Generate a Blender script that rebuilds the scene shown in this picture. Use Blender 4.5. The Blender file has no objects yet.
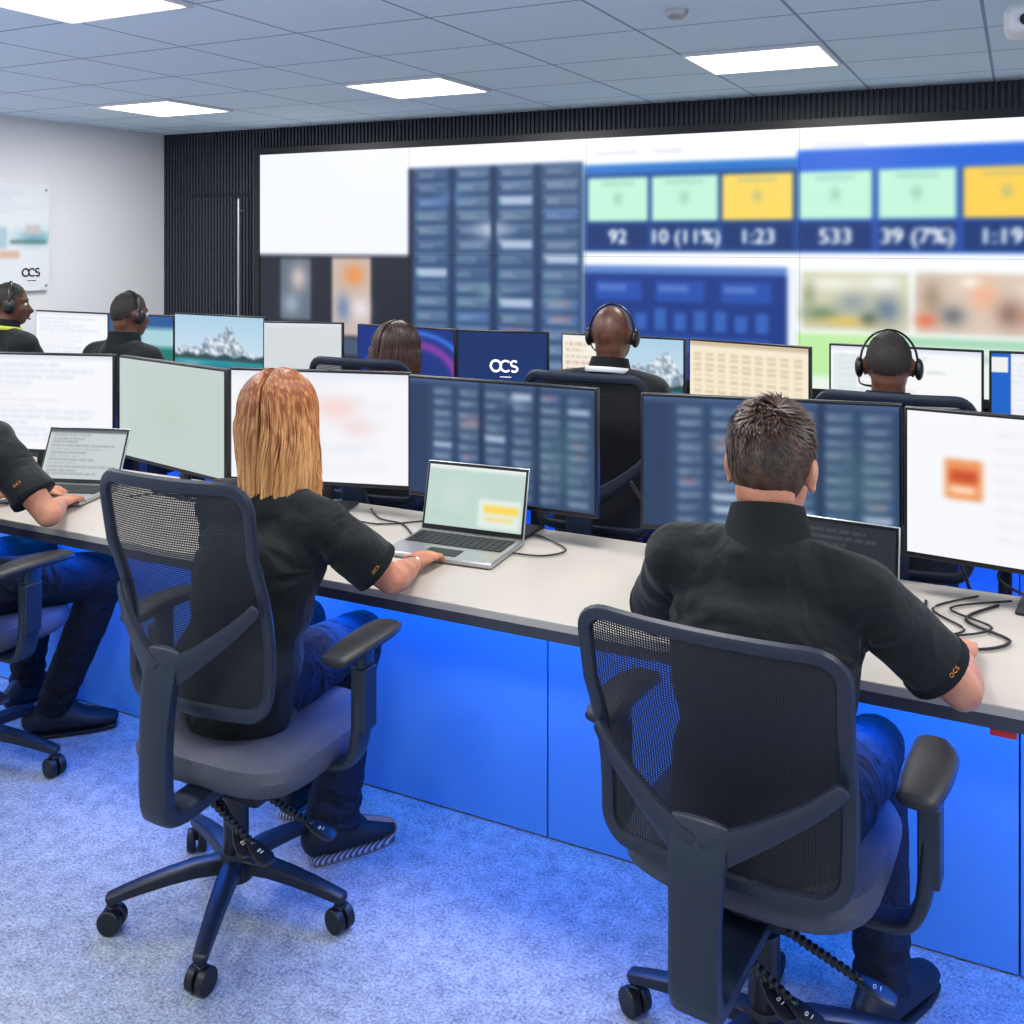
import bpy, math, random, numpy as np
from mathutils import Vector as V, Matrix
random.seed(7); rng=np.random.RandomState(3)
sc=bpy.context.scene; COL=sc.collection
try:
    sc.view_settings.view_transform='Standard'
    sc.view_settings.look='None'
except Exception: pass
UP=V((0,0,1))
def lin(c):
    c=c/255.0
    return c/12.92 if c<=.04045 else ((c+.055)/1.055)**2.4
def S(r,g,b): return (lin(r),lin(g),lin(b),1)
# ------------------------------------------------------------ materials
def M(name,c,rough=.5,metal=0,bump=None,var=None,emis=None,spec=.5,sheen=0,stretch=None,weave=None):
    m=bpy.data.materials.new(name); m.use_nodes=True; nt=m.node_tree; b=nt.nodes['Principled BSDF']
    b.inputs['Base Color'].default_value=c; b.inputs['Roughness'].default_value=rough; b.inputs['Metallic'].default_value=metal
    b.inputs['Specular IOR Level'].default_value=spec
    if sheen: b.inputs['Sheen Weight'].default_value=sheen
    tc=nt.nodes.new('ShaderNodeTexCoord'); src=tc.outputs['Object']
    if stretch:
        mp=nt.nodes.new('ShaderNodeMapping'); mp.inputs['Scale'].default_value=stretch; nt.links.new(src,mp.inputs['Vector']); src=mp.outputs['Vector']
    if var:
        n=nt.nodes.new('ShaderNodeTexNoise'); n.inputs['Scale'].default_value=var[0]; n.inputs['Detail'].default_value=4; nt.links.new(src,n.inputs['Vector'])
        r=nt.nodes.new('ShaderNodeValToRGB'); r.color_ramp.elements[0].position=.35; r.color_ramp.elements[1].position=.65
        r.color_ramp.elements[0].color=c; r.color_ramp.elements[1].color=var[1]
        nt.links.new(n.outputs['Fac'],r.inputs['Fac']); nt.links.new(r.outputs['Color'],b.inputs['Base Color'])
    if bump:
        n=nt.nodes.new('ShaderNodeTexNoise'); n.inputs['Scale'].default_value=bump[0]; n.inputs['Detail'].default_value=3; n.inputs['Distortion'].default_value=bump[3] if len(bump)>3 else 0; nt.links.new(src,n.inputs['Vector'])
        bp=nt.nodes.new('ShaderNodeBump'); bp.inputs['Strength'].default_value=bump[1]; bp.inputs['Distance'].default_value=bump[2] if len(bump)>2 else .01
        nt.links.new(n.outputs['Fac'],bp.inputs['Height']); last=bp
        if weave:
            n=nt.nodes.new('ShaderNodeTexNoise'); n.inputs['Scale'].default_value=weave; nt.links.new(tc.outputs['Object'],n.inputs['Vector'])
            b2=nt.nodes.new('ShaderNodeBump'); b2.inputs['Strength'].default_value=.35; b2.inputs['Distance'].default_value=.002; nt.links.new(n.outputs['Fac'],b2.inputs['Height']); nt.links.new(bp.outputs['Normal'],b2.inputs['Normal']); last=b2
        nt.links.new(last.outputs['Normal'],b.inputs['Normal'])
    if emis:
        b.inputs['Emission Color'].default_value=emis[0]; b.inputs['Emission Strength'].default_value=emis[1]
    return m
m_slat=M('slat_paint',S(46,50,60),.55)
m_frame=M('black_frame',S(14,16,22),.4)
m_wallp=M('wall_paint',S(228,228,232),.8,bump=(200,.05))
m_chair=M('chair_plastic',S(25,34,51),.4,bump=(900,.15,.001))
m_chair2=M('chair_base_plastic',S(20,25,38),.42)
m_seat=M('seat_fabric',S(60,64,78),.85,var=(300,S(78,80,92)),bump=(500,.3,.002))
m_pad=M('armrest_pad',S(26,28,35),.5)
m_wheel=M('caster_rubber',S(12,14,20),.45)
m_desk=M('desk_laminate',S(184,177,168),.4,var=(6,S(182,175,167)))
m_edge=M('desk_edge',S(58,60,74),.5)
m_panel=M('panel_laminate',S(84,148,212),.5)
m_black=M('black_plastic',S(18,19,23),.35)
m_dark=M('dark_metal',S(40,42,48),.35,.6)
m_silver=M('silver_metal',S(186,188,190),.32,.7)
m_key=M('keyboard_keys',S(38,40,44),.5)
m_white=M('white_plastic',S(235,235,238),.4)
m_skin=M('skin_light',S(200,140,110),.5,var=(18,S(178,112,86)),bump=(120,.4,.003))
m_skin2=M('skin_brown',S(100,62,46),.42,var=(25,S(80,48,36)),bump=(160,.3,.002))
m_skin3=M('skin_tan',S(140,98,76),.45)
m_shirt=M('shirt_black',S(10,17,21),.8,bump=(6,.6,.07,.5),weave=500,spec=.3,sheen=.08)
m_collar=M('collar_knit',S(12,18,22),.85,bump=(300,.4,.002),spec=.3)
m_jeans=M('jeans_blue',S(22,28,46),.85,var=(60,S(15,20,36)),bump=(10,.8,.06,.8),weave=500,spec=.3)
m_navy=M('trousers_navy',S(9,13,24),.85,bump=(10,.8,.06,.8),weave=500,spec=.3)
m_sock=M('sock_grey',S(82,86,98),.9,bump=(300,.4,.002))
m_shoe=M('shoe_dark',S(14,18,28),.55,bump=(60,.2,.005))
m_sole=M('shoe_sole',S(190,195,205),.6)
nt=m_sole.node_tree; wv=nt.nodes.new('ShaderNodeTexWave'); wv.inputs['Scale'].default_value=30; tc=nt.nodes.new('ShaderNodeTexCoord'); rp=nt.nodes.new('ShaderNodeValToRGB'); rp.color_ramp.interpolation='CONSTANT'; rp.color_ramp.elements[1].position=.55
rp.color_ramp.elements[0].color=S(60,66,84); rp.color_ramp.elements[1].color=S(160,168,186); nt.links.new(tc.outputs['Object'],wv.inputs['Vector']); nt.links.new(wv.outputs['Fac'],rp.inputs['Fac']); nt.links.new(rp.outputs['Color'],nt.nodes['Principled BSDF'].inputs['Base Color'])
def hairmat(name,top,end,ztop,zend,k=2.2):
    m=M(name,top,.36); nt=m.node_tree; b=nt.nodes['Principled BSDF']; tc=nt.nodes.new('ShaderNodeTexCoord')
    mp=nt.nodes.new('ShaderNodeMapping'); mp.inputs['Scale'].default_value=(70,70,3); n=nt.nodes.new('ShaderNodeTexNoise'); n.inputs['Scale'].default_value=1.6; n.inputs['Detail'].default_value=3
    nt.links.new(tc.outputs['Object'],mp.inputs['Vector']); nt.links.new(mp.outputs['Vector'],n.inputs['Vector'])
    sx=nt.nodes.new('ShaderNodeSeparateXYZ'); nt.links.new(tc.outputs['Object'],sx.inputs[0]); mr=nt.nodes.new('ShaderNodeMapRange'); mr.inputs['From Min'].default_value=ztop; mr.inputs['From Max'].default_value=zend; nt.links.new(sx.outputs['Z'],mr.inputs['Value'])
    ad=nt.nodes.new('ShaderNodeMath'); ad.operation='MULTIPLY_ADD'; ad.inputs[1].default_value=k; nt.links.new(n.outputs['Fac'],ad.inputs[0])
    sb=nt.nodes.new('ShaderNodeMath'); sb.operation='SUBTRACT'; sb.inputs[1].default_value=k/2; nt.links.new(mr.outputs[0],sb.inputs[0]); nt.links.new(sb.outputs[0],ad.inputs[2])
    r=nt.nodes.new('ShaderNodeValToRGB'); r.color_ramp.elements[0].color=top; r.color_ramp.elements[1].color=end; r.color_ramp.elements[0].position=.05; nt.links.new(ad.outputs[0],r.inputs['Fac']); nt.links.new(r.outputs['Color'],b.inputs['Base Color'])
    return m
m_hairw=hairmat('hair_copper',S(134,72,34),S(228,172,110),1.36,.98,2.2)
m_hairb=M('hair_brown',S(44,31,23),.5,var=(50,S(84,60,44)))
m_hairk=M('hair_black',S(20,17,17),.7,var=(120,S(44,38,36)))
m_eye=M('eye_white',S(200,196,190),.3)
m_iris=M('iris_dark',S(30,20,14),.2)
m_orange=M('orange_thread',S(226,150,60),.6)
m_lan=M('lanyard_white',S(225,228,232),.6)
m_lany=M('lanyard_yellow',S(206,214,70),.6)
m_watch=M('bracelet_metal',S(150,140,130),.3,.8)
m_lamp=M('light_panel',S(255,255,255),.5,emis=((1,.98,.92,1),3.2))
m_led=M('led_strip',S(40,90,255),.5,emis=((.02,.2,1,1),3))
m_red=M('red_label',S(190,30,40),.5)
# carpet
m_carpet=M('carpet',S(150,158,190),.95)
nt=m_carpet.node_tree; b=nt.nodes['Principled BSDF']; tc=nt.nodes.new('ShaderNodeTexCoord')
n1=nt.nodes.new('ShaderNodeTexNoise'); n1.inputs['Scale'].default_value=130; n1.inputs['Detail'].default_value=4; n1.inputs['Roughness'].default_value=.85
n2=nt.nodes.new('ShaderNodeTexNoise'); n2.inputs['Scale'].default_value=18; n2.inputs['Detail'].default_value=6; n2.inputs['Roughness'].default_value=.75
ad=nt.nodes.new('ShaderNodeMath'); ad.operation='MULTIPLY_ADD'; ad.inputs[1].default_value=.45
r=nt.nodes.new('ShaderNodeValToRGB'); r.color_ramp.elements[0].position=.54; r.color_ramp.elements[1].position=.90
r.color_ramp.elements[0].color=S(82,92,112); r.color_ramp.elements[1].color=S(202,210,220)
nt.links.new(tc.outputs['Object'],n1.inputs['Vector']); nt.links.new(tc.outputs['Object'],n2.inputs['Vector'])
nt.links.new(n2.outputs['Fac'],ad.inputs[0]); nt.links.new(n1.outputs['Fac'],ad.inputs[2]); nt.links.new(ad.outputs[0],r.inputs['Fac']); nt.links.new(r.outputs['Color'],b.inputs['Base Color'])
bp=nt.nodes.new('ShaderNodeBump'); bp.inputs['Strength'].default_value=.6; bp.inputs['Distance'].default_value=.01
nt.links.new(n1.outputs['Fac'],bp.inputs['Height']); nt.links.new(bp.outputs['Normal'],b.inputs['Normal'])
# ceiling tiles
TX=.6633; TX0=-.79; TY=.6; TY0=4.65
m_ceil=M('ceiling_tiles',S(176,184,210),.85)
nt=m_ceil.node_tree; b=nt.nodes['Principled BSDF']; tc=nt.nodes.new('ShaderNodeTexCoord'); sx=nt.nodes.new('ShaderNodeSeparateXYZ'); nt.links.new(tc.outputs['Object'],sx.inputs[0])
outs=[]
for ax,o,t in (('X',TX0-(-6.44+2.2)/2,TX),('Y',TY0-(6.25-3)/2,TY)):
    a=nt.nodes.new('ShaderNodeMath'); a.operation='SUBTRACT'; a.inputs[1].default_value=o; nt.links.new(sx.outputs[ax],a.inputs[0])
    d=nt.nodes.new('ShaderNodeMath'); d.operation='PINGPONG'; d.inputs[1].default_value=t/2; nt.links.new(a.outputs[0],d.inputs[0])
    l=nt.nodes.new('ShaderNodeMath'); l.operation='LESS_THAN'; l.inputs[1].default_value=.007; nt.links.new(d.outputs[0],l.inputs[0]); outs.append(l)
mx=nt.nodes.new('ShaderNodeMath'); mx.operation='MAXIMUM'; nt.links.new(outs[0].outputs[0],mx.inputs[0]); nt.links.new(outs[1].outputs[0],mx.inputs[1])
mc=nt.nodes.new('ShaderNodeMix'); mc.data_type='RGBA'; mc.inputs['A'].default_value=S(218,236,250); mc.inputs['B'].default_value=S(142,162,190)
nt.links.new(mx.outputs[0],mc.inputs['Factor']); nt.links.new(mc.outputs['Result'],b.inputs['Base Color'])
# chair mesh (open weave)
m_net=bpy.data.materials.new('chair_mesh_weave'); m_net.use_nodes=True; nt=m_net.node_tree; b=nt.nodes['Principled BSDF']
b.inputs['Base Color'].default_value=S(14,17,26); b.inputs['Roughness'].default_value=.6
tc=nt.nodes.new('ShaderNodeTexCoord'); sx=nt.nodes.new('ShaderNodeSeparateXYZ'); nt.links.new(tc.outputs['Object'],sx.inputs[0]); outs=[]
for ax in 'XZ':
    d=nt.nodes.new('ShaderNodeMath'); d.operation='PINGPONG'; d.inputs[1].default_value=.0026; nt.links.new(sx.outputs[ax],d.inputs[0])
    l=nt.nodes.new('ShaderNodeMath'); l.operation='GREATER_THAN'; l.inputs[1].default_value=.00145; nt.links.new(d.outputs[0],l.inputs[0]); outs.append(l)
mu=nt.nodes.new('ShaderNodeMath'); mu.operation='MULTIPLY'; nt.links.new(outs[0].outputs[0],mu.inputs[0]); nt.links.new(outs[1].outputs[0],mu.inputs[1])
tr=nt.nodes.new('ShaderNodeBsdfTransparent'); ms=nt.nodes.new('ShaderNodeMixShader'); nt.links.new(mu.outputs[0],ms.inputs[0]); nt.links.new(b.outputs[0],ms.inputs[1]); nt.links.new(tr.outputs[0],ms.inputs[2])
nt.links.new(ms.outputs[0],nt.nodes['Material Output'].inputs['Surface'])
def screen_mat(name,st):
    m=bpy.data.materials.new(name); m.use_nodes=True; nt=m.node_tree; b=nt.nodes['Principled BSDF']
    a=nt.nodes.new('ShaderNodeAttribute'); a.attribute_name='Col'
    b.inputs['Base Color'].default_value=(.01,.01,.01,1); b.inputs['Roughness'].default_value=.35; b.inputs['Specular IOR Level'].default_value=.2
    nt.links.new(a.outputs['Color'],b.inputs['Emission Color']); b.inputs['Emission Strength'].default_value=st
    return m
m_scr=screen_mat('screen_glow',1.0); m_vw=screen_mat('video_wall_glow',1.08)
# ------------------------------------------------------------ mesh builder
def cr(p0,p1,p2,p3,t):
    return .5*((2*p1)+(p2-p0)*t+(2*p0-5*p1+4*p2-p3)*t*t+(3*p1-p0-3*p2+p3)*t*t*t)
class MB:
    def __init__(s): s.v=[]; s.f=[]
    def add(s,vs,fs):
        o=len(s.v); s.v+=[tuple(v) for v in vs]; s.f+=[tuple(i+o for i in f) for f in fs]; return s
    def rings(s,R,caps=True):
        n=len(R[0]); o=len(s.v)
        for r_ in R: s.v+=[tuple(p) for p in r_]
        for i in range(len(R)-1):
            for j in range(n):
                k=(j+1)%n; s.f.append((o+i*n+j,o+i*n+k,o+(i+1)*n+k,o+(i+1)*n+j))
        if caps:
            s.f.append(tuple(o+j for j in range(n))[::-1]); e=o+(len(R)-1)*n; s.f.append(tuple(e+j for j in range(n)))
        return s
    def loft(s,pts,rad,side=None,n=16,rnd=(1,1),sm=0,sq=1):
        pts=[V(p) for p in pts]; rad=[(q,q) if not isinstance(q,(tuple,list)) else q for q in rad]
        if sm and len(pts)>2:
            A=[pts[0]]+pts+[pts[-1]]; B=[V(q) for q in ([rad[0]]+rad+[rad[-1]])]; P=[];Q=[]
            for i in range(len(pts)-1):
                for k in range(sm):
                    t=k/sm; P.append(cr(A[i],A[i+1],A[i+2],A[i+3],t)); Q.append(tuple(cr(B[i],B[i+1],B[i+2],B[i+3],t)))
            P.append(pts[-1]); Q.append(rad[-1]); pts,rad=P,Q
        N=len(pts); T=[]
        for i in range(N):
            t=pts[min(i+1,N-1)]-pts[max(i-1,0)]; T.append(t.normalized())
        if side is None: side=V((1,0,0)) if abs(T[0].x)<.8 else V((0,1,0))
        side=V(side); R=[]; u=side
        def ring(c,t,ra,rb):
            nonlocal u
            uu=side-t*side.dot(t)
            if uu.length<.15: uu=u-t*u.dot(t)
            u=uu.normalized(); w=t.cross(u); out=[]
            for j in range(n):
                a=2*math.pi*j/n; ca,sa=math.cos(a),math.sin(a)
                if sq!=1: ca=math.copysign(abs(ca)**sq,ca); sa=math.copysign(abs(sa)**sq,sa)
                out.append(c+u*ca*ra+w*sa*rb)
            return out
        if rnd[0]:
            r0=min(rad[0])*rnd[0]
            for k in range(1,5):
                a=k/5*math.pi/2; R.append(ring(pts[0]-T[0]*r0*math.cos(a),T[0],rad[0][0]*math.sin(a),rad[0][1]*math.sin(a)))
        for i in range(N): R.append(ring(pts[i],T[i],*rad[i]))
        if rnd[1]:
            r0=min(rad[-1])*rnd[1]
            for k in range(4,0,-1):
                a=k/5*math.pi/2; R.append(ring(pts[-1]+T[-1]*r0*math.cos(a),T[-1],rad[-1][0]*math.sin(a),rad[-1][1]*math.sin(a)))
        return s.rings(R)
    def loop(s,pts,ra,rb,ref,n=8):
        N=len(pts); o=len(s.v); ref=V(ref)
        for i in range(N):
            t=(pts[(i+1)%N]-pts[i-1]).normalized(); w=(ref-t*ref.dot(t)).normalized(); u=w.cross(t)
            for j in range(n):
                a=2*math.pi*j/n; s.v.append(tuple(pts[i]+u*math.cos(a)*ra+w*math.sin(a)*rb))
        for i in range(N):
            for j in range(n):
                k=(j+1)%n; i2=(i+1)%N; s.f.append((o+i*n+j,o+i*n+k,o+i2*n+k,o+i2*n+j))
        return s
    def box(s,c,d,R=None):
        c=V(c); R=R or Matrix.Identity(3); vs=[c+R@V((x*d[0]/2,y*d[1]/2,z*d[2]/2)) for z in(-1,1) for y in(-1,1) for x in(-1,1)]
        return s.add(vs,[(0,2,3,1),(4,5,7,6),(0,1,5,4),(2,6,7,3),(0,4,6,2),(1,3,7,5)])
    def cyl(s,p0,p1,r0,r1=None,n=20): return s.loft([p0,p1],[r0,r1 if r1 is not None else r0],n=n,rnd=(0,0))
    def ell(s,c,r,R=None,nu=20,nv=12):
        c=V(c); R=R or Matrix.Identity(3); rr=[]
        for i in range(1,nv):
            a=math.pi*i/nv-math.pi/2
            rr.append([c+R@V((r[0]*math.cos(a)*math.cos(2*math.pi*j/nu),r[1]*math.cos(a)*math.sin(2*math.pi*j/nu),r[2]*math.sin(a))) for j in range(nu)])
        o=len(s.v); s.rings(rr,False); s.v.append(tuple(c-R@V((0,0,r[2])))); s.v.append(tuple(c+R@V((0,0,r[2])))); b_=len(s.v)-2; e=o+(nv-2)*nu
        for j in range(nu): k=(j+1)%nu; s.f.append((b_,o+k,o+j)); s.f.append((b_+1,e+j,e+k))
        return s
def setp(o,parent=None,label=None,cat=None,group=None,kind=None):
    if parent: o.parent=parent
    if label: o['label']=label
    if cat: o['category']=cat
    if group: o['group']=group
    if kind: o['kind']=kind
    return o
def mk(name,mb,mat,parent=None,bev=0,org=None,ang=40,**k):
    me=bpy.data.meshes.new(name); org=V(org) if org is not None else V((0,0,0))
    me.from_pydata([tuple(V(v)-org) for v in mb.v],[],mb.f); me.validate()
    import bmesh
    bm=bmesh.new(); bm.from_mesh(me); bmesh.ops.recalc_face_normals(bm,faces=bm.faces); bm.to_mesh(me); bm.free()
    me.polygons.foreach_set('use_smooth',[True]*len(me.polygons))
    try: me.set_sharp_from_angle(angle=math.radians(ang))
    except Exception: pass
    me.materials.append(mat); o=bpy.data.objects.new(name,me); COL.objects.link(o)
    if not parent: o.location=org
    if bev:
        b=o.modifiers.new('bev','BEVEL'); b.width=bev; b.segments=2; b.limit_method='ANGLE'
    return setp(o,parent,**k)
def empty(name,loc,rz=0,**k):
    o=bpy.data.objects.new(name,None); o.empty_display_size=.1; o.location=loc; o.rotation_euler=(0,0,rz); COL.objects.link(o); return setp(o,**k)
def remesh(name,mb,mat,vox,parent=None,org=None,smooth=4,disp=None,post=None,**k):
    o=mk('tmp',mb,mat,org=org); r=o.modifiers.new('r','REMESH'); r.mode='VOXEL'; r.voxel_size=vox; r.use_smooth_shade=True
    s=o.modifiers.new('s','SMOOTH'); s.factor=.5; s.iterations=smooth
    if disp:
        t=bpy.data.textures.new('cloth','CLOUDS'); t.noise_scale=disp[0]; t.noise_depth=2
        d=o.modifiers.new('d','DISPLACE'); d.texture=t; d.strength=disp[1]; d.mid_level=.5; d.texture_coords='LOCAL'
    dg=bpy.context.evaluated_depsgraph_get(); me=bpy.data.meshes.new_from_object(o.evaluated_get(dg)); me.name=name
    bpy.data.objects.remove(o)
    if post: post(me)
    me.polygons.foreach_set('use_smooth',[True]*len(me.polygons))
    if not me.materials: me.materials.append(mat)
    o=bpy.data.objects.new(name,me); COL.objects.link(o)
    if not parent: o.location=org
    return setp(o,parent,**k)
def text_mesh(body,size,off=0,extr=.0006,sp=1):
    c=bpy.data.curves.new('t','FONT'); c.body=body; c.size=size; c.extrude=extr; c.align_x='CENTER'; c.align_y='CENTER'; c.offset=off; c.space_character=sp
    t=bpy.data.objects.new('t',c); COL.objects.link(t); dg=bpy.context.evaluated_depsgraph_get(); me=bpy.data.meshes.new_from_object(t.evaluated_get(dg)); bpy.data.objects.remove(t); return me
def text(name,body,size,loc,rot,mat,parent=None,mtx=None,off=0,sp=1,**k):
    me=text_mesh(body,size,off,sp=sp); me.name=name
    me.materials.clear(); me.materials.append(mat); o=bpy.data.objects.new(name,me); COL.objects.link(o); o.location=loc
    o.rotation_euler=mtx.to_euler() if mtx else rot
    return setp(o,parent,**k)
def logo_mesh(size,th):
    # rounded, joined wordmark o-c-s built from strokes in the XY plane, one connected line of round letters
    mb=MB(); r=size*.36; t=size*th
    def arc(cx,cy,rx,ry,a0,a1,n=22): return [V((cx+rx*math.cos(math.radians(a0+(a1-a0)*i/n)),cy+ry*math.sin(math.radians(a0+(a1-a0)*i/n)),0)) for i in range(n+1)]
    mb.loop(arc(-size*.68,0,r,r,0,345,24),t,t*.3,(0,0,1),n=6)
    p=arc(size*.02,0,r,r,48,312); mb.loft(p,[(t*.3,t)]*len(p),side=(0,0,1),n=6)
    x=size*.62; h=r*.5
    p=arc(x,h,r*.62,h,40,270,14)+arc(x,-h,r*.62,h,90,-140,14)[1:]; mb.loft(p,[(t*.3,t)]*len(p),side=(0,0,1),n=6)
    return mb
def logo(size,loc,rot,mat,parent,th=.075):
    o=mk('logo',logo_mesh(size,th),mat,parent=parent); o.location=loc; o.rotation_euler=rot; return o
def copytree(o,loc,rz,**k):
    n=o.copy(); COL.objects.link(n); n.location=loc; n.rotation_euler=(0,0,rz)
    for kk,v in k.items(): n[kk]=v
    def rec(a,b):
        for c in a.children:
            d=c.copy(); COL.objects.link(d); d.parent=b; rec(c,d)
    rec(o,n); return n
# ------------------------------------------------------------ canvas painting for displays
class CV:
    def __init__(s,w,h,c): s.w=w;s.h=h; s.a=np.zeros((h,w,3)); s.a[:]=c
    def rect(s,u0,v0,u1,v1,c,al=1):
        x0,x1=int(round(u0*s.w)),int(round(u1*s.w)); y0,y1=int(round(v0*s.h)),int(round(v1*s.h)); x1=max(x1,x0+1);y1=max(y1,y0+1)
        x0=max(x0,0);y0=max(y0,0)
        s.a[y0:y1,x0:x1]=s.a[y0:y1,x0:x1]*(1-al)+np.array(c)*al
    def blob(s,u,v,ru,rv,c,al=1):
        yy=np.linspace(0,1,s.h)[:,None]; xx=np.linspace(0,1,s.w)[None,:]
        g=(np.exp(-(((xx-u)/ru)**2+((yy-v)/rv)**2))*al)[...,None]; s.a=s.a*(1-g)+np.array(c)*g
    def blur(s,k=1,n=1):
        for _ in range(n):
            p=np.pad(s.a,((k,k),(k,k),(0,0)),mode='edge'); o=np.zeros_like(s.a)
            for i in range(2*k+1): o+=p[i:i+s.h,k:k+s.w]
            p=np.pad(o/(2*k+1),((0,0),(k,k),(0,0)),mode='edge'); o=np.zeros_like(s.a)
            for i in range(2*k+1): o+=p[:,i:i+s.w]
            s.a=o/(2*k+1)
    def lines(s,u0,v0,u1,v1,n,c,al=.5,fill=.4):
        for i in range(n):
            v=v0+(v1-v0)*i/n; e=u0+(u1-u0)*random.uniform(.35,1)
            u=u0
            while u<e:
                w=random.uniform(.02,.06)*(u1-u0)*2; s.rect(u,v,min(u+w,e),v+(v1-v0)/n*fill,c,al); u+=w+.012
    def write(s,body,px,py,size,c,al=1):
        # rasterise lettering into the picture (px,py centre in cells, size in cells), thickened by small shifts
        me=text_mesh(body,size,0,0); me.calc_loop_triangles(); SS=4; vs=np.array([(v.co.x,v.co.y) for v in me.vertices])
        x0,x1=vs[:,0].min()-2,vs[:,0].max()+2; y0,y1=vs[:,1].min()-2,vs[:,1].max()+2
        ox,oy=int(round(px+x0)),int(round(py-y1)); nw,nh=int(x1-x0)+2,int(y1-y0)+2
        X,Y=np.meshgrid(ox+(np.arange(nw*SS)+.5)/SS-px,-(oy+(np.arange(nh*SS)+.5)/SS-py)); m=np.zeros(X.shape,bool)
        for t in me.loop_triangles:
            a,b_,d=vs[t.vertices[0]],vs[t.vertices[1]],vs[t.vertices[2]]
            e=lambda p,q:(q[0]-p[0])*(Y-p[1])-(q[1]-p[1])*(X-p[0])
            e1,e2,e3=e(a,b_),e(b_,d),e(d,a); m|=((e1>=0)&(e2>=0)&(e3>=0))|((e1<=0)&(e2<=0)&(e3<=0))
        m2=m.copy()
        for dx,dy in((2,0),(-2,0),(0,1),(0,-1)): m2|=np.roll(m,(dy,dx),(0,1))
        g=m2.reshape(nh,SS,nw,SS).mean((1,3))[...,None]*al
        s.a[oy:oy+nh,ox:ox+nw]=s.a[oy:oy+nh,ox:ox+nw]*(1-g)+np.array(c)*g
    def mount(s,pk=.62):
        yy=np.linspace(0,1,s.h)[:,None]; xx=np.linspace(0,1,s.w)[None,:]
        s.a[:]=np.array([222,234,240]); s.a[:]=s.a-(1-yy)[...,None]*np.array([50,26,8])
        jag=.02*np.sin(xx*47)+.012*np.sin(xx*91+1)
        ridge=.58-.42*np.exp(-(np.abs(xx-pk)/.15)**1.5)-.2*np.exp(-(np.abs(xx-pk+.24)/.12)**1.4)-.1*np.exp(-((xx-.1)/.15)**2)+jag
        rs=np.random.RandomState(5); nz=rs.rand(s.h,s.w)
        for _ in range(2): nz=(nz+np.roll(nz,1,0)+np.roll(nz,-1,1)+np.roll(nz,(1,1),(0,1)))/4
        sh=np.clip((nz-.4)*5,0,1)
        s.a=np.where((yy>ridge)[...,None],np.array([236,242,246])-sh[...,None]*np.array([120,104,86]),s.a)
        s.a=np.where((yy>.57+.02*np.sin(xx*30))[...,None],np.array([46,74,80]),s.a)
        t=np.clip((yy-.64)/.36,0,1)[...,None]*np.ones((1,s.w,1)); wat=np.array([40,150,165])*(1-t)+np.array([6,66,92])*t
        s.a=np.where((yy>.64)[...,None]&(xx>-1)[...,None],wat,s.a)
        s.blob(.45,.86,.35,.05,(150,200,205),.5); s.blob(.2,.7,.15,.03,(180,220,220),.5)
def cards(cv,u0,v0,u1,v1,cols,rows,bg=(46,66,98),k=1.0):
    cv.rect(u0,v0,u1,v1,bg); cw=(u1-u0)/cols; rh=(v1-v0)/rows
    for i in range(cols):
        for j in range(rows):
            a=u0+i*cw+cw*.12; b_=a+cw*.76; t=v0+j*rh+rh*.14; q=random.random()
            base=(84*k,106*k,134*k) if q<.55 else ((60*k,84*k,118*k) if q<.8 else (70*k,100*k,150*k))
            cv.rect(a,t,b_,t+rh*.68,base,.85)
            cv.rect(a,t,b_,t+rh*.14,(110*k,134*k,164*k),.6)
            if q>.93: cv.rect(a,t,b_,t+rh*.6,(190,204,222),.8)
            elif q>.88: cv.rect(a+cw*.15,t,b_-cw*.15,t+rh*.5,(150,120,132),.7)
            for kk in range(2): cv.rect(a+cw*.05,t+rh*(.28+.18*kk),a+cw*random.uniform(.3,.7),t+rh*(.36+.18*kk),(180,196,214),.6)
            cv.rect(a,t+rh*.28,a+cw*.08,t+rh*.6,(70,150,150) if random.random()<.5 else (40,60,100),.7)
def lin_arr(a):
    c=np.clip(a,0,255)/255.0; return np.where(c<=.04045,c/12.92,((c+.055)/1.055)**2.4)
def display(name,w,h,arr,mat,parent,loc,**k):
    ny,nx=arr.shape[:2]
    xs=np.linspace(-w/2,w/2,nx); zs=np.linspace(h/2,-h/2,ny); X,Z=np.meshgrid(xs,zs)
    co=np.stack([X,np.zeros_like(X),Z],-1).reshape(-1,3)
    idx=np.arange(nx*ny).reshape(ny,nx)
    F=np.stack([idx[1:,:-1],idx[1:,1:],idx[:-1,1:],idx[:-1,:-1]],-1).reshape(-1,4)
    me=bpy.data.meshes.new(name); me.from_pydata(co.tolist(),[],F.tolist())
    at=me.color_attributes.new('Col','FLOAT_COLOR','POINT'); L=lin_arr(arr).reshape(-1,3); at.data.foreach_set('color',np.concatenate([L,np.ones((len(L),1))],1).ravel())
    me.materials.append(mat); o=bpy.data.objects.new(name,me); COL.objects.link(o); o.location=loc; return setp(o,parent,**k)
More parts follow.
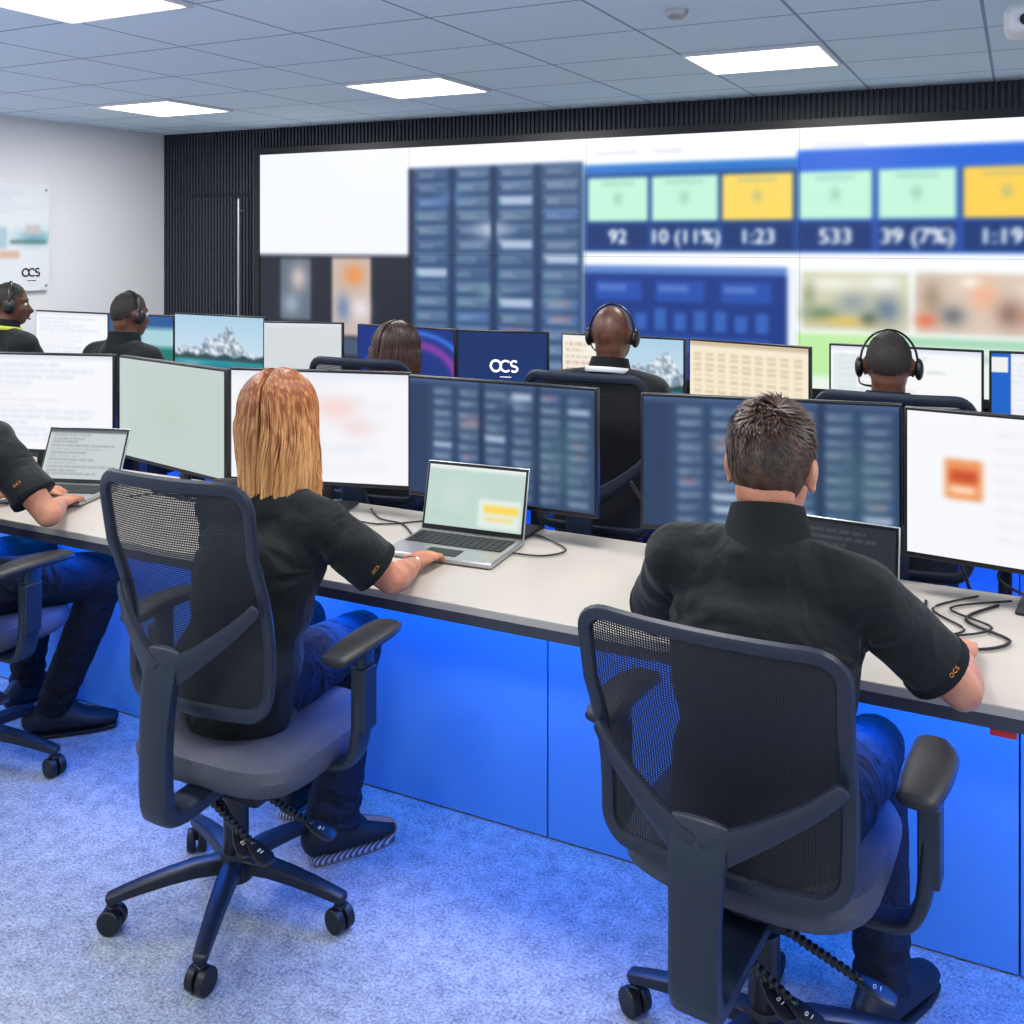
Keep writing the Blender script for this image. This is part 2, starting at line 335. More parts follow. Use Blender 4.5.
# ------------------------------------------------------------ room
CZ=2.6; XL=-6.44; XR=2.2; YB=6.25; YF=-3
mk('floor',MB().box(((XL+XR)/2,(YB+YF)/2,-.05),(XR-XL+.4,YB-YF+.4,.1)),m_carpet,kind='structure')
mk('ceiling',MB().box(((XL+XR)/2,(YB+YF)/2,CZ+.05),(XR-XL+.4,YB-YF+.4,.1)),m_ceil,kind='structure',org=((XL+XR)/2,(YB+YF)/2,CZ))
mk('wall_left',MB().box((XL-.1,(YB+YF)/2,CZ/2),(.2,YB-YF+.4,CZ)),m_wallp,kind='structure')
mk('wall_right',MB().box((XR+.1,(YB+YF)/2,CZ/2),(.2,YB-YF+.4,CZ)),m_wallp,kind='structure')
mb=MB().box(((XL+XR)/2,YB+.1,CZ/2),(XR-XL,.2,CZ))
x=XL+.02
while x<XR:
    if not(-6.10<x<-5.50): mb.box((x,YB-.008,CZ/2),(.018,.02,CZ))
    else: mb.box((x,YB-.008,(2.09+CZ)/2),(.018,.02,CZ-2.09))
    x+=.033
mk('wall_back',mb,m_slat,kind='structure')
mb=MB().box((-5.8,YB-.005,1.035),(.59,.01,2.07))
x=-6.08
while x<-5.51: mb.box((x,YB-.016,1.035),(.018,.022,2.06)); x+=.033
d=mk('door_1',mb,m_slat,kind='structure')
mk('trim_1',MB().box((-6.10,YB-.012,1.04),(.008,.02,2.09)).box((-5.5,YB-.012,1.04),(.008,.02,2.09)).box((-5.8,YB-.012,2.078),(.6,.02,.008)),m_frame,kind='structure')
mk('handle',MB().loft([(-5.56,YB-.08,1.0),(-5.56,YB-.08,2.04)],[.010,.010],n=10).cyl((-5.56,YB-.08,1.1),(-5.56,YB-.02,1.1),.008).cyl((-5.56,YB-.08,1.95),(-5.56,YB-.02,1.95),.008),m_silver,parent=d,label='long vertical steel pull handle')
# ceiling lights
def ceil_light(x0,y0,on=True):
    o=mk('ceiling_light',MB().box((x0+TX/2,y0+.3,CZ-.006),(TX-.05,.56,.012)),m_lamp,label='square white recessed ceiling light panel, lit',cat='ceiling light',group='recessed ceiling lights',org=(x0+TX/2,y0+.3,CZ))
    mk('trim',MB().box((x0+TX/2,y0+.014,CZ-.008),(TX-.01,.016,.016)).box((x0+TX/2,y0+.586,CZ-.008),(TX-.01,.016,.016)).box((x0+.014,y0+.3,CZ-.008),(.016,.57,.016)).box((x0+TX-.014,y0+.3,CZ-.008),(.016,.57,.016)),m_white,parent=o,org=(x0+TX/2,y0+.3,CZ))
    l=bpy.data.lights.new('lamp','AREA'); l.shape='RECTANGLE'; l.size=.6; l.size_y=.55; l.energy=27; l.color=(1,.98,.94)
    lo=bpy.data.objects.new('lamp',l); lo.location=(x0+TX/2,y0+.3,CZ-.03); COL.objects.link(lo)
for x0 in (TX0-TX,TX0-4*TX,TX0-7*TX):
    for y0 in (4.65,2.25,-.15): ceil_light(x0,y0)
ceil_light(TX0+2*TX,2.25); ceil_light(TX0+2*TX,-.15)
mk('smoke_detector',MB().loft([(-1.19,3.78,2.6),(-1.19,3.78,2.588),(-1.19,3.78,2.57),(-1.19,3.78,2.565)],[.045,.045,.034,.02],n=20,rnd=(0,0)),m_silver,label='small round white smoke detector on ceiling tile',cat='smoke detector',org=(-1.19,3.78,2.6))
e=empty('projector',(.06,4.0,2.6),label='white projector hanging from the ceiling',cat='projector')
mk('body',MB().box((0,0,-.12),(.22,.2,.1)),m_white,parent=e,bev=.03); mk('mount_pole',MB().cyl((0,0,0),(0,0,-.07),.02),m_white,parent=e)
mk('lens',MB().cyl((-.04,-.10,-.13),(-.04,-.112,-.13),.02),m_dark,parent=e)
# wall poster
e=empty('wall_sign',(XL,4.84,1.73),label='clear acrylic sign with photos and logo on standoffs',cat='sign')
cv=CV(60,90,(226,230,234)); cv.blob(.75,.5,.3,.07,(110,170,190)); cv.rect(.35,.52,.95,.56,(70,110,104),.8); cv.rect(.02,.62,.5,.69,(206,150,110),.6); cv.lines(.1,.08,.9,.3,5,(200,206,214)); cv.rect(.0,.4,.3,.6,(150,185,200),.7); cv.rect(.6,.38,.85,.48,(200,190,185),.8); cv.blur(1,2)
mk('panel',MB().box((.03,0,0),(.01,.5,.77)),m_white,parent=e)
dsp=display('printed_face',.49,.76,cv.a,m_scr,e,(.037,0,0)); dsp.rotation_euler=(0,0,math.radians(90))
m_poster=M('poster_print',S(228,232,236),.4); nt=m_poster.node_tree; a=nt.nodes.new('ShaderNodeAttribute'); a.attribute_name='Col'; nt.links.new(a.outputs['Color'],nt.nodes['Principled BSDF'].inputs['Base Color'])
dsp.data.materials.clear(); dsp.data.materials.append(m_poster)
logo(.075,(.042,.1,-.25),(math.radians(90),0,math.radians(90)),m_dark,e)
mk('logo_line',MB().box((.04,.1,-.31),(.001,.07,.004)),m_dark,parent=e)
for y in(-.22,.22):
    for z in(-.35,.35): mk('standoff',MB().cyl((0,y,z),(.045,y,z),.01,n=10),m_silver,parent=e)
# ------------------------------------------------------------ video wall
PW=1.387; PH=.78; ncol=5; W=ncol*160; H=180; VX0=-5.34; VZT=2.385
cv=CV(W,H,(235,238,245))
def uv(x,z): return (x+5.34)/(PW*ncol),(VZT-z)/(2*PH)
def R_(x0,z0,x1,z1,c,al=1):
    u0,v0=uv(x0,z0);u1,v1=uv(x1,z1); cv.rect(u0,v0,u1,v1,c,al)
def Bl(x,z,rx,rz,c,al=1):
    u,v=uv(x,z); cv.blob(u,v,rx/(PW*ncol),rz/(2*PH),c,al)
R_(-1.19,1.54,.2,.82,(236,242,240))
R_(-1.16,1.52,-.56,1.18,(208,206,178)); R_(-.53,1.52,.2,1.18,(214,196,180))
for (x_,z_,a_,b_,c) in((-1.05,1.27,.12,.05,(104,128,96)),(-.87,1.34,.09,.07,(140,152,156)),(-.68,1.3,.08,.09,(96,118,142)),(-1.0,1.45,.18,.04,(236,236,224)),(-.7,1.46,.1,.04,(236,240,240)),(-.9,1.23,.16,.03,(220,186,96)),(-1.12,1.38,.04,.08,(150,160,130)),(-.78,1.25,.05,.04,(84,100,90)),
    (-.44,1.38,.06,.1,(160,138,116)),(-.33,1.28,.07,.06,(104,108,116)),(-.17,1.4,.07,.09,(236,176,142)),(-.04,1.3,.07,.08,(140,106,96)),(.1,1.44,.08,.05,(244,224,202)),(-.47,1.25,.06,.04,(220,110,76)),(-.24,1.47,.05,.03,(250,240,228)),(.08,1.28,.06,.06,(196,120,96))): Bl(x_,z_,a_,b_,c,.92)
R_(-1.19,1.16,.2,.82,(226,240,226)); R_(-1.19,1.15,-.7,.9,(186,232,160)); R_(-.68,1.15,.2,1.10,(120,190,150),.6)
for q in range(6): R_(-.62+.13*q,1.07,-.53+.13*q,1.02,(170,190,200),.7)
# column 1
R_(-5.363,2.385,-3.953,1.6,(238,240,252)); R_(-5.363,1.6,-3.953,.8,(34,38,52))
R_(-5.13,1.57,-4.84,1.1,(96,108,124)); Bl(-4.96,1.42,.08,.1,(210,196,190),.9); Bl(-5.03,1.22,.08,.08,(160,180,196),.8)
R_(-4.64,1.58,-4.28,1.0,(196,180,170)); Bl(-4.44,1.45,.1,.08,(232,140,70),.9); Bl(-4.38,1.2,.08,.08,(226,222,230),.9); Bl(-4.54,1.2,.06,.1,(90,120,170),.8)
R_(-5.28,.98,-4.0,.85,(70,85,110))
R_(-3.953,2.385,-2.572,2.24,(246,246,252)); u0,v0=uv(-3.93,2.23);u1,v1=uv(-2.58,.82); cards(cv,u0,v0,u1,v1,4,14,(48,76,118),1.12)
Bl(-3.28,1.78,.12,.06,(214,220,230),.8); Bl(-3.28,1.35,.1,.05,(130,170,170),.6); Bl(-3.6,2.02,.1,.05,(90,130,180),.6); Bl(-2.8,1.3,.1,.08,(110,150,170),.6)
R_(-3.953,2.23,-3.92,.82,(30,36,56))
for k in range(1,4): R_(-3.93+k*.3375-.018,2.23,-3.93+k*.3375+.018,.82,(34,56,92))
# columns 3 and 4
R_(-2.572,2.385,.2,2.22,(252,252,255))
for a,b_ in [(-2.5,-2.2),(-2.1,-1.9),(-1.1,-.8)]: R_(a,2.29,b_,2.265,(196,202,222),.6)
R_(-2.572,2.20,-1.19,1.63,(26,70,140)); R_(-2.572,2.20,-1.19,2.14,(40,116,200))
R_(-1.19,2.25,.2,1.63,(30,78,172)); R_(-1.19,2.25,.2,2.12,(40,100,214))
for a,b_,c in((-2.55,-2.13,(190,238,212)),(-2.11,-1.67,(190,238,212)),(-1.65,-1.21,(248,212,96)),(-1.18,-.76,(190,238,212)),(-.73,-.31,(190,238,212)),(-.28,.17,(252,204,80))):
    R_(a,2.12,b_,1.83,c); R_(a+.1,2.09,b_-.1,2.06,(130,170,170),.4); Bl((a+b_)/2,1.98,.03,.04,(120,166,150),.5)
    R_(a,1.81,b_,1.65,(18,50,112))
for t,x_ in(('92',-2.34),('10 (11%)',-1.89),('1:23',-1.43),('533',-.97),('39 (7%)',-.52),('1:19',-.085)):
    u,v=uv(x_,1.725); cv.write(t,u*W,v*H,15,(255,255,255))
R_(-2.572,1.63,.2,1.54,(246,248,254)); R_(-2.572,1.54,-1.25,.82,(24,54,130)); R_(-2.572,1.54,-1.25,1.49,(90,130,200))
for i in range(3): R_(-2.5+.42*i,1.45,-2.18+.42*i,1.32,(36,78,170)); R_(-2.48+.42*i,1.42,-2.28+.42*i,1.38,(110,140,210),.6)
for i in range(9): R_(-2.48+.13*i,1.28-.05*random.random(),-2.40+.13*i,1.14,(50,96,180))
R_(-2.48,1.1,-1.35,1.0,(40,80,170)); R_(-1.25,1.54,-1.19,.82,(230,236,244))
R_(.2,2.385,1.6,.8,(40,70,120)); R_(.25,2.3,1.5,1.7,(220,225,240))
cv.blur(1,3)
vw=empty('video_wall',(VX0+PW*ncol/2,YB-.05,VZT-PH),label='large wall of tiled displays showing blurred dashboards',cat='video wall')
for c in range(ncol):
    for r_ in range(2):
        sub=cv.a[r_*90:(r_+1)*90+(1 if r_==0 else 0), c*160:(c+1)*160+(1 if c<ncol-1 else 0)]
        display('display_panel',PW-.002,PH-.002,sub,m_vw,vw,(-PW*ncol/2+PW*(c+.5),-.03,PH*(.5-r_)))
w=PW*ncol; mk('frame',MB().box((0,.01,PH+.025),(w+.1,.1,.05)).box((0,.01,-PH-.025),(w+.1,.1,.05)).box((-w/2-.025,.01,0),(.05,.1,2*PH)).box((w/2+.025,.01,0),(.05,.1,2*PH)).box((0,.03,0),(w,.03,2*PH)),m_frame,parent=vw)
# ------------------------------------------------------------ desks
def desk(y0,y1,yp,x0,x1,lab):
    e=empty('desk',((x0+x1)/2,(y0+y1)/2,0),label=lab,cat='desk'); cx=(x0+x1)/2; cy=(y0+y1)/2
    def L(x,y,z): return (x-cx,y-cy,z)
    mk('worktop',MB().box(L(cx,cy,.738),(x1-x0,y1-y0,.024)),m_desk,parent=e,bev=.003)
    mk('edge_band',MB().box(L(cx,y0+.02,.712),(x1-x0,.036,.027)),m_edge,parent=e)
    joints=[x0]+[v for v in (-4.8,-3.6,-2.4,-1.2,0,1.2) if x0<v<x1]+[x1]
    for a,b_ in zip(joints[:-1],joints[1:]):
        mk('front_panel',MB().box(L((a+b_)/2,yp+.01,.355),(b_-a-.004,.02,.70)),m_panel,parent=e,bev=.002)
    mk('cabinet_back',MB().box(L(cx,yp+.2,.35),(x1-x0-.02,.34,.69)),m_dark,parent=e)
    mk('led_strip',MB().box(L(cx,yp-.2,.717),(x1-x0-.1,.015,.012)),m_led,parent=e,label='blue lit strip under worktop')
    for k in range(3):
        ln=(x1-x0)/3
        for (yy,zz,rx,en,c_) in ((yp-.10,.70,8,3.2,(.0,.25,1)),(yp-.28,.69,-28,7.0,(.0,.13,1))):
            l=bpy.data.lights.new('blue_strip','AREA'); l.shape='RECTANGLE'; l.size=ln; l.size_y=.04; l.energy=en*ln; l.color=c_
            lo=bpy.data.objects.new('blue_strip',l); lo.location=(x0+ln*(k+.5),yy,zz); lo.rotation_euler=(math.radians(rx),0,0); COL.objects.link(lo)
    return e,L
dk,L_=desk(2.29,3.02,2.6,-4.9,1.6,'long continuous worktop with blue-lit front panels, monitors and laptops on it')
mk('warning_label',MB().box(L_(-.03,2.30,.69),(.05,.004,.016)),m_red,parent=dk,label='small red label under desk edge')
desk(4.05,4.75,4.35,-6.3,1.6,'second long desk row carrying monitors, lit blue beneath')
# ------------------------------------------------------------ chair
def build_chair():
    e=empty('office_chair',(0,0,0),label='x',cat='office chair',group='mesh-back task chairs')
    def sr(z,wx,wy,cy=0,n=36,p=.5):
        out=[]
        for j in range(n):
            a=2*math.pi*j/n; ca,sa=math.cos(a),math.sin(a); out.append(V((math.copysign(abs(ca)**p,ca)*wx,cy+math.copysign(abs(sa)**p,sa)*wy,z)))
        return out
    mk('seat',MB().rings([sr(.425,.20,.20),sr(.43,.225,.22),sr(.45,.245,.24),sr(.475,.25,.245),sr(.497,.24,.235),sr(.503,.2,.2),sr(.498,.1,.1)]),m_seat,parent=e,label='grey fabric seat cushion')
    def B(u,v):
        return V((u*(.214+.014*v),-.25+.03*math.sin(math.pi*min(v/.7,1))-.085*v+.03*u*u,.58+v*.49))
    rp=[]; a_,b_,rc=.22,.245,.05
    for (sx,sy,a0) in((1,1,0),(-1,1,90),(-1,-1,180),(1,-1,270)):
        for k in range(7):
            t=math.radians(a0+90*k/6); rp.append((sx*(a_-rc)+rc*math.cos(t),sy*(b_-rc)+rc*math.sin(t)))
        nx_={ (1,1):(-1,1),(-1,1):(-1,-1),(-1,-1):(1,-1),(1,-1):(1,1)}[(sx,sy)]
        p0=rp[-1]; t=math.radians(a0+90); p1=(nx_[0]*(a_-rc)+rc*math.cos(t),nx_[1]*(b_-rc)+rc*math.sin(t))
        for k in range(1,8): rp.append((p0[0]+(p1[0]-p0[0])*k/8,p0[1]+(p1[1]-p0[1])*k/8))
    NP=len(rp)
    def BP(k,s_): x,y=rp[k%NP]; return B(x/a_*s_,.5+.5*y/b_*s_)
    fr=mk('backrest',MB().loop([BP(k,1) for k in range(NP)],.0155,.012,(0,1,0)),m_chair,parent=e,label='dark squared backrest frame')
    vs=[B(0,.5)];fs=[]; NR=10
    for r_ in range(1,NR+1):
        for k in range(NP): vs.append(BP(k,r_/NR*.99))
    for k in range(NP): fs.append((0,1+k,1+(k+1)%NP))
    for r_ in range(NR-1):
        for k in range(NP): a=1+r_*NP; fs.append((a+k,a+NP+k,a+NP+(k+1)%NP,a+(k+1)%NP))
    mk('mesh_panel',MB().add(vs,fs),m_net,parent=fr,label='black see-through mesh')
    mb=MB()
    for s_ in(-1,1):
        mb.loft([(s_*.214,-.262,.815),(s_*.17,-.285,.775),(s_*.09,-.315,.72),(s_*.02,-.335,.68)],[(.015,.009),(.018,.010),(.024,.012),(.034,.014)],side=(0,0,1),n=12,sm=2,sq=.6)
    mb.loft([(0,-.325,.725),(0,-.342,.66),(0,-.352,.56),(0,-.35,.42),(0,-.315,.385),(0,-.22,.38),(0,-.05,.395)],[(.05,.010),(.05,.016),(.044,.019),(.044,.021),(.044,.021),(.042,.02),(.05,.02)],side=(1,0,0),n=16,sm=3,sq=.5)
    mk('back_support',mb,m_chair,parent=e)
    mk('mechanism',MB().box((0,0,.405),(.24,.28,.05)).box((0,-.02,.365),(.16,.18,.06)),m_chair2,parent=e,bev=.012)
    for s_ in(-1,1):
        a=mk('armrest',MB().loft([(s_*.1,-.01,.415),(s_*.25,-.01,.41),(s_*.30,-.01,.45),(s_*.315,-.01,.56),(s_*.315,0,.69)],[(.035,.012),(.035,.012),(.034,.014),(.032,.016),(.028,.014)],side=(0,1,0),n=14,sm=4,sq=.6).box((s_*.318,-.01,.58),(.04,.055,.15)),m_chair,parent=e,bev=.004)
        mk('armrest_pad',MB().loft([(s_*.31,-.12,.705),(s_*.315,-.05,.712),(s_*.315,.05,.712),(s_*.305,.12,.705)],[(.036,.014),(.045,.016),(.046,.016),(.038,.014)],side=(1,0,0),n=18,sm=3,sq=.8),m_pad,parent=a,label='soft dark armrest pad')
    mk('gas_lift',MB().cyl((0,0,.12),(0,0,.30),.032).cyl((0,0,.30),(0,0,.40),.022),m_black,parent=e)
    mk('hub',MB().loft([(0,0,.08),(0,0,.10),(0,0,.15)],[.045,.052,.036],n=20,rnd=(0,0)),m_chair2,parent=e)
    for k in range(5):
        a=math.radians(20+72*k); d=V((math.cos(a),math.sin(a),0))
        mk('leg',MB().loft([V((0,0,.115)),d*.1+V((0,0,.118)),d*.22+V((0,0,.1)),d*.30+V((0,0,.082))],[(.026,.022),(.025,.019),(.021,.015),(.018,.012)],side=(-d.y,d.x,0),n=12,sm=2,sq=.5),m_chair2,parent=e)
        p=d*.295; t=V((-d.y,d.x,0)).lerp(d,.3).normalized()
        c=mk('caster',MB().cyl(p+t*.004+V((0,0,.031)),p+t*.026+V((0,0,.031)),.03,n=22).cyl(p-t*.026+V((0,0,.031)),p-t*.004+V((0,0,.031)),.03,n=22),m_wheel,parent=e,bev=.004)
        mk('caster_fork',MB().cyl(p+V((0,0,.03)),p+V((0,0,.08)),.009,n=10).box(p+V((0,0,.05)),(.024,.024,.03)),m_chair2,parent=c,bev=.004)
    for (x0,y0,z0,x1,y1,z1) in((-.03,-.16,.375,.10,-.15,.285),(.08,-.10,.38,.20,-.06,.31),(-.05,-.12,.37,.05,-.14,.29)):
        p0=V((x0,y0,z0));p1=V((x1,y1,z1)); mb=MB(); pts=[p0.lerp(p1,i/22) for i in range(23)]
        mb.loft(pts,[.007 if i%2 else .0105 for i in range(23)],n=10)
        lv=mk('lever',mb,m_black,parent=e); dd=(p1-p0).normalized(); dd=V((dd.x,dd.y-.25,dd.z*.5)).normalized()
        mk('lever_paddle',MB().loft([p1-dd*.01,p1+dd*.015,p1+dd*.05,p1+dd*.065],[(.010,.005),(.020,.006),(.024,.006),(.018,.005)],side=(dd.y,-dd.x,0),n=14,sq=.7),m_chair2,parent=lv)
        text('lever_icon','0 1',.014,p1+dd*.035+V((0,-.004,.0085)),(math.radians(10),0,math.atan2(dd.y,dd.x)),m_lan,lv)
    return e
ch=build_chair(); ch.location=(-.465,2.06,0); ch.rotation_euler=(0,0,math.radians(-4)); ch['label']='dark mesh-back office chair under man in black polo'
def place_chair(x,y,rz,lab,bz=1,turn=0,arm=0,bx=1,basex=0):
    c=copytree(ch,(x,y,0),math.radians(rz),label=lab)
    for k in c.children:
        if k.name.startswith('backrest') or k.name.startswith('back_support'): k.scale=(bx,1,bz)
        if k.name.startswith('armrest'): k.location.z=arm
        if k.name.startswith(('leg','caster','hub','gas_lift')): k.rotation_euler=(0,0,math.radians(turn)); k.location.x=basex
    return c
place_chair(-1.715,1.98,2,'dark mesh-back office chair under woman with long hair',1.085,-13,.035,.93,-.075)
place_chair(-3.03,2.12,-4,'dark mesh-back office chair beside blue-lit desk panel')
for x,y in((-1.39,3.62),(-.36,3.6),(-2.38,3.62),(-4.2,3.62),(-5.05,3.6)):
    place_chair(x,y,random.uniform(-4,4),'dark office chair at second desk row',1.14 if x>-3 else 1.0)
for k in ch.children:
    if k.name.startswith(('backrest','back_support')): k.location=(-.005,-.03,.012); k.scale=(1.05,1,.94)
    if k.name.startswith(('seat','mechanism')): k.location.z=.035
    if k.name.startswith(('leg','caster','hub')): k.rotation_euler=(0,0,math.radians(12))
# ------------------------------------------------------------ monitors
m_logo=M('logo_white',S(240,240,250),.5,emis=((1,1,1,1),.8))
def monitor(xl,yl,xr,yr,zt,cvs,zdesk=.75,h=.405,lab='thin-bezel desktop monitor',lg=False):
    cx,cy=(xl+xr)/2,(yl+yr)/2; w=math.hypot(xr-xl,yr-yl); a=math.atan2(yr-yl,xr-xl)
    e=empty('monitor',(cx,cy,zdesk),a,label=lab,cat='monitor',group='desktop monitors')
    zc=zt-zdesk-h/2
    mk('housing',MB().box((0,.012,zc),(w,.022,h)).box((0,.035,zc-.02),(w*.5,.03,h*.5)),m_black,parent=e,bev=.004)
    display('screen',w-.018,h-.024,cvs.a,m_scr,e,(0,-.0015,zc+.003))
    mk('stand',MB().loft([(0,.07,.01),(0,.075,zc-.05),(0,.05,zc)],[(.03,.012),(.026,.011),(.026,.011)],side=(1,0,0),n=12,sq=.5).box((0,.06,.006),(.2,.15,.01)),m_dark,parent=e,bev=.003)
    if lg:
        logo(.075,(.02,-.006,zc+.025),(math.radians(90),0,0),m_logo,e)
        mk('logo_line',MB().box((.02,-.004,zc-.03),(.06,.001,.003)),m_logo,parent=e)
    return e
def doc(c=(246,247,252),n=14,lc=(205,208,222),w=110,h=64,al=.5,bl=1):
    k=CV(w,h,c); k.rect(0,0,1,.05,(225,228,240)); k.lines(.05,.1,.95,.95,n,lc,al)
    if bl: k.blur(1,bl)
    return k
def dgrid(sh=0):
    k=CV(150,84,(44,68,104)); cards(k,.12,.06,.99,.98,6,10,(40,66,104),1.05); k.rect(0,0,.11,1,(36,58,94)); k.rect(0,0,1,.04,(66,92,134)); k.blob(.35,.35,.06,.05,(190,150,150),.6); k.blob(.6,.12,.06,.04,(180,200,220),.6)
    k.rect(.4,0,.42,1,(28,46,80)); k.rect(.7,0,.72,1,(28,46,80)); k.blob(.85,.6,.12,.3,(92,130,128),.4); k.blur(1,3); return k
c1=doc(); c2=CV(90,60,(192,206,202)); c2.lines(.1,.1,.9,.9,9,(176,190,188),.4); c2.blob(.5,.5,.15,.12,(186,198,178),.6); c2.blur(2,3)
c3=doc(); c3.blob(.6,.32,.12,.1,(248,206,196),.8); c3.blob(.72,.5,.1,.08,(238,214,214),.8); c3.blur(2,2)
c6=CV(120,70,(247,248,252)); c6.rect(.13,.32,.26,.58,(236,150,90)); c6.rect(.15,.38,.24,.47,(206,80,44)); c6.rect(.15,.5,.23,.54,(255,225,200)); c6.lines(.3,.1,.95,.9,8,(228,230,238)); c6.blur(1,2)
L1='thin-bezel monitor on front desk showing '
monitor(-3.92,2.66,-3.23,2.87,1.25,c1,lab=L1+'white document')
monitor(-3.20,2.865,-2.50,2.71,1.25,c2,lab=L1+'pale blurred page')
monitor(-2.53,2.76,-1.87,2.93,1.25,c3,lab=L1+'white page with pink chart')
monitor(-1.85,2.88,-1.16,2.88,1.25,dgrid(),lab=L1+'dark grid of cards')
monitor(-1.01,2.85,-.29,2.98,1.25,dgrid(),lab=L1+'dark dashboard grid')
monitor(-.28,2.91,.46,2.82,1.255,c6,lab=L1+'white page and orange icon')
L2='monitor on second desk row showing '
cm=CV(110,64,(0,0,0)); cm.mount(); cm.blur(1)
ce=CV(110,64,(20,50,130))
yy=np.linspace(0,1,64)[:,None]; xx=np.linspace(0,1,110)[None,:]
rr=np.hypot(xx-.62,(yy-.75)*.8); g=np.exp(-((rr-.42)/.05)**2)[...,None]; ce.a=ce.a*(1-g)+np.array([130,60,160])*g; g=np.exp(-((rr-.55)/.03)**2)[...,None]; ce.a=ce.a*(1-g)+np.array([50,110,220])*g
cf=CV(60,40,(22,50,108)); cf.blob(.9,.9,.3,.3,(40,80,150),.6); cb=CV(80,50,(40,90,150)); cb.rect(0,.5,1,1,(30,120,110)); cb.rect(.5,.2,1,.5,(170,210,220)); cb.blur(2)
cg=CV(130,72,(0,0,0)); cg.mount(.85); cg.rect(0,0,.42,1,(244,240,230)); cg.lines(.03,.1,.38,.9,10,(200,150,110),.6); cg.blur(1)
chh=CV(120,70,(246,234,210)); chh.rect(0,0,1,.06,(170,140,104),.5)
for i in range(13):
    for j in range(9): chh.rect(.04+.105*j,.14+.064*i,.11+.1*j*1.05,.165+.064*i,(206,184,152),.8)
chh.blur(1)
ci=doc((248,250,250),12,(190,196,200)); ci.rect(.02,.1,.18,.9,(214,228,232),.6)
cj=doc(); cj.rect(0,0,.12,1,(20,100,200)); cj.rect(0,.05,.1,.2,(240,240,240))
monitor(-5.82,4.52,-5.14,4.52,1.25,doc(),lab=L2+'white page')
monitor(-5.12,4.50,-4.62,4.56,1.25,cb,lab=L2+'blue and green picture')
monitor(-4.60,4.54,-3.86,4.5,1.27,cm,lab=L2+'snowy mountain over teal water',h=.43)
monitor(-3.84,4.46,-3.37,4.58,1.25,doc((214,220,222)),lab=L2+'grey document list')
monitor(-3.26,4.56,-2.6,4.5,1.25,ce,lab=L2+'blue purple swirl wallpaper')
monitor(-2.58,4.48,-2.1,4.56,1.25,cf,lab=L2+'white logo on dark blue',lg=True)
monitor(-2.03,4.56,-1.39,4.54,1.25,cg,lab=L2+'document beside mountain photo')
monitor(-1.38,4.56,-.80,4.42,1.25,chh,lab=L2+'cream spreadsheet')
monitor(-.74,4.52,-.13,4.5,1.26,ci,lab=L2+'white list document')
monitor(-.11,4.5,.52,4.54,1.26,cj,lab=L2+'white page with blue sidebar')
# ------------------------------------------------------------ laptops
def laptop(x,y,rz,cvs,ang,lab,w=.36,h=.225):
    e=empty('laptop',(x,y,.75),math.radians(rz),label=lab,cat='laptop')
    mk('base',MB().box((0,-.125,.011),(w,.25,.016)),m_silver,parent=e,bev=.005)
    mb=MB()
    for r_ in range(6):
        for c in range(14): mb.box((-w*.42+w*.84*c/13,-.035-.019*r_,.021),(w*.84/13*.86,.016,.003))
    mk('keyboard',mb,m_key,parent=e)
    mk('touchpad',MB().box((0,-.2,.0195),(.11,.06,.002)),m_dark,parent=e)
    R=Matrix.Rotation(-math.radians(ang),3,'X')
    lid=mk('lid',MB().box(V((0,0,.018))+R@V((0,.004,h/2)),(w,.007,h),R),m_silver,parent=e,bev=.003)
    mk('screen_bezel',MB().box(V((0,0,.018))+R@V((0,-.0002,h/2)),(w-.006,.002,h-.006),R),m_black,parent=lid)
    d=display('screen',w-.02,h-.03,cvs.a,m_scr,lid,V((0,0,.018))+R@V((0,-.0018,h/2+.003))); d.rotation_euler=(-math.radians(ang),0,0)
    return e
cl=CV(100,64,(190,214,204)); cl.rect(0,0,1,.06,(236,240,238)); cl.lines(.08,.12,.5,.9,9,(172,194,188),.5); cl.blob(.3,.5,.2,.3,(206,226,218),.6); cl.rect(.55,.5,.97,.95,(236,242,234),.8); cl.rect(.6,.6,.95,.72,(250,214,90)); cl.rect(.62,.78,.9,.84,(240,220,140)); cl.blur(1,3)
laptop(-1.56,2.80,4,cl,14,'silver open laptop with green-tinted screen beside woman',.36,.22)
cc=doc((196,206,206),12,(120,130,140),al=.6,bl=0); cc.rect(0,0,1,.07,(90,100,110)); cc.blur(1)
laptop(-3.24,2.70,18,cc,24,'silver open laptop showing document before seated man',.34,.22)
cd=CV(60,40,(38,42,50)); cd.lines(.1,.1,.9,.9,8,(80,90,100))
laptop(-.45,2.74,-4,cd,8,'open laptop with dark screen in front of man',.35,.2)
# ------------------------------------------------------------ people
def hand(mb,w,d,nr,sg,curl=1,hs=1):
    d=d.normalized(); nr=(nr-d*nr.dot(d)).normalized(); s=d.cross(nr)*sg
    mb.loft([w,w+d*.03,w+d*.085],[(.028,.019),(.037,.016),(.040,.013)],side=s,n=16)
    for o,L in((.033,.068),(.0108,.078),(-.0115,.071),(-.033,.056)):
        b_=w+d*.078+s*o; dd=(d+s*o*3.6).normalized(); P=[b_-d*.02,b_]; ang=0
        for seg,cu in((.45,12),(.30,24),(.25,20)):
            ang+=math.radians(cu*curl); b_=b_+(dd*math.cos(ang)+nr*math.sin(ang))*L*seg; P.append(b_)
        mb.loft(P,[.0098,.0095,.0086,.008,.007],side=s,n=10)
    b_=w+d*.02+s*.02; mb.loft([b_,b_+(d*.55+s*.75)*.03,b_+(d*.7+s*.6)*.062+nr*.006,b_+(d*.8+s*.45)*.09+nr*.012],[.015,.013,.0105,.008],side=nr,n=10)
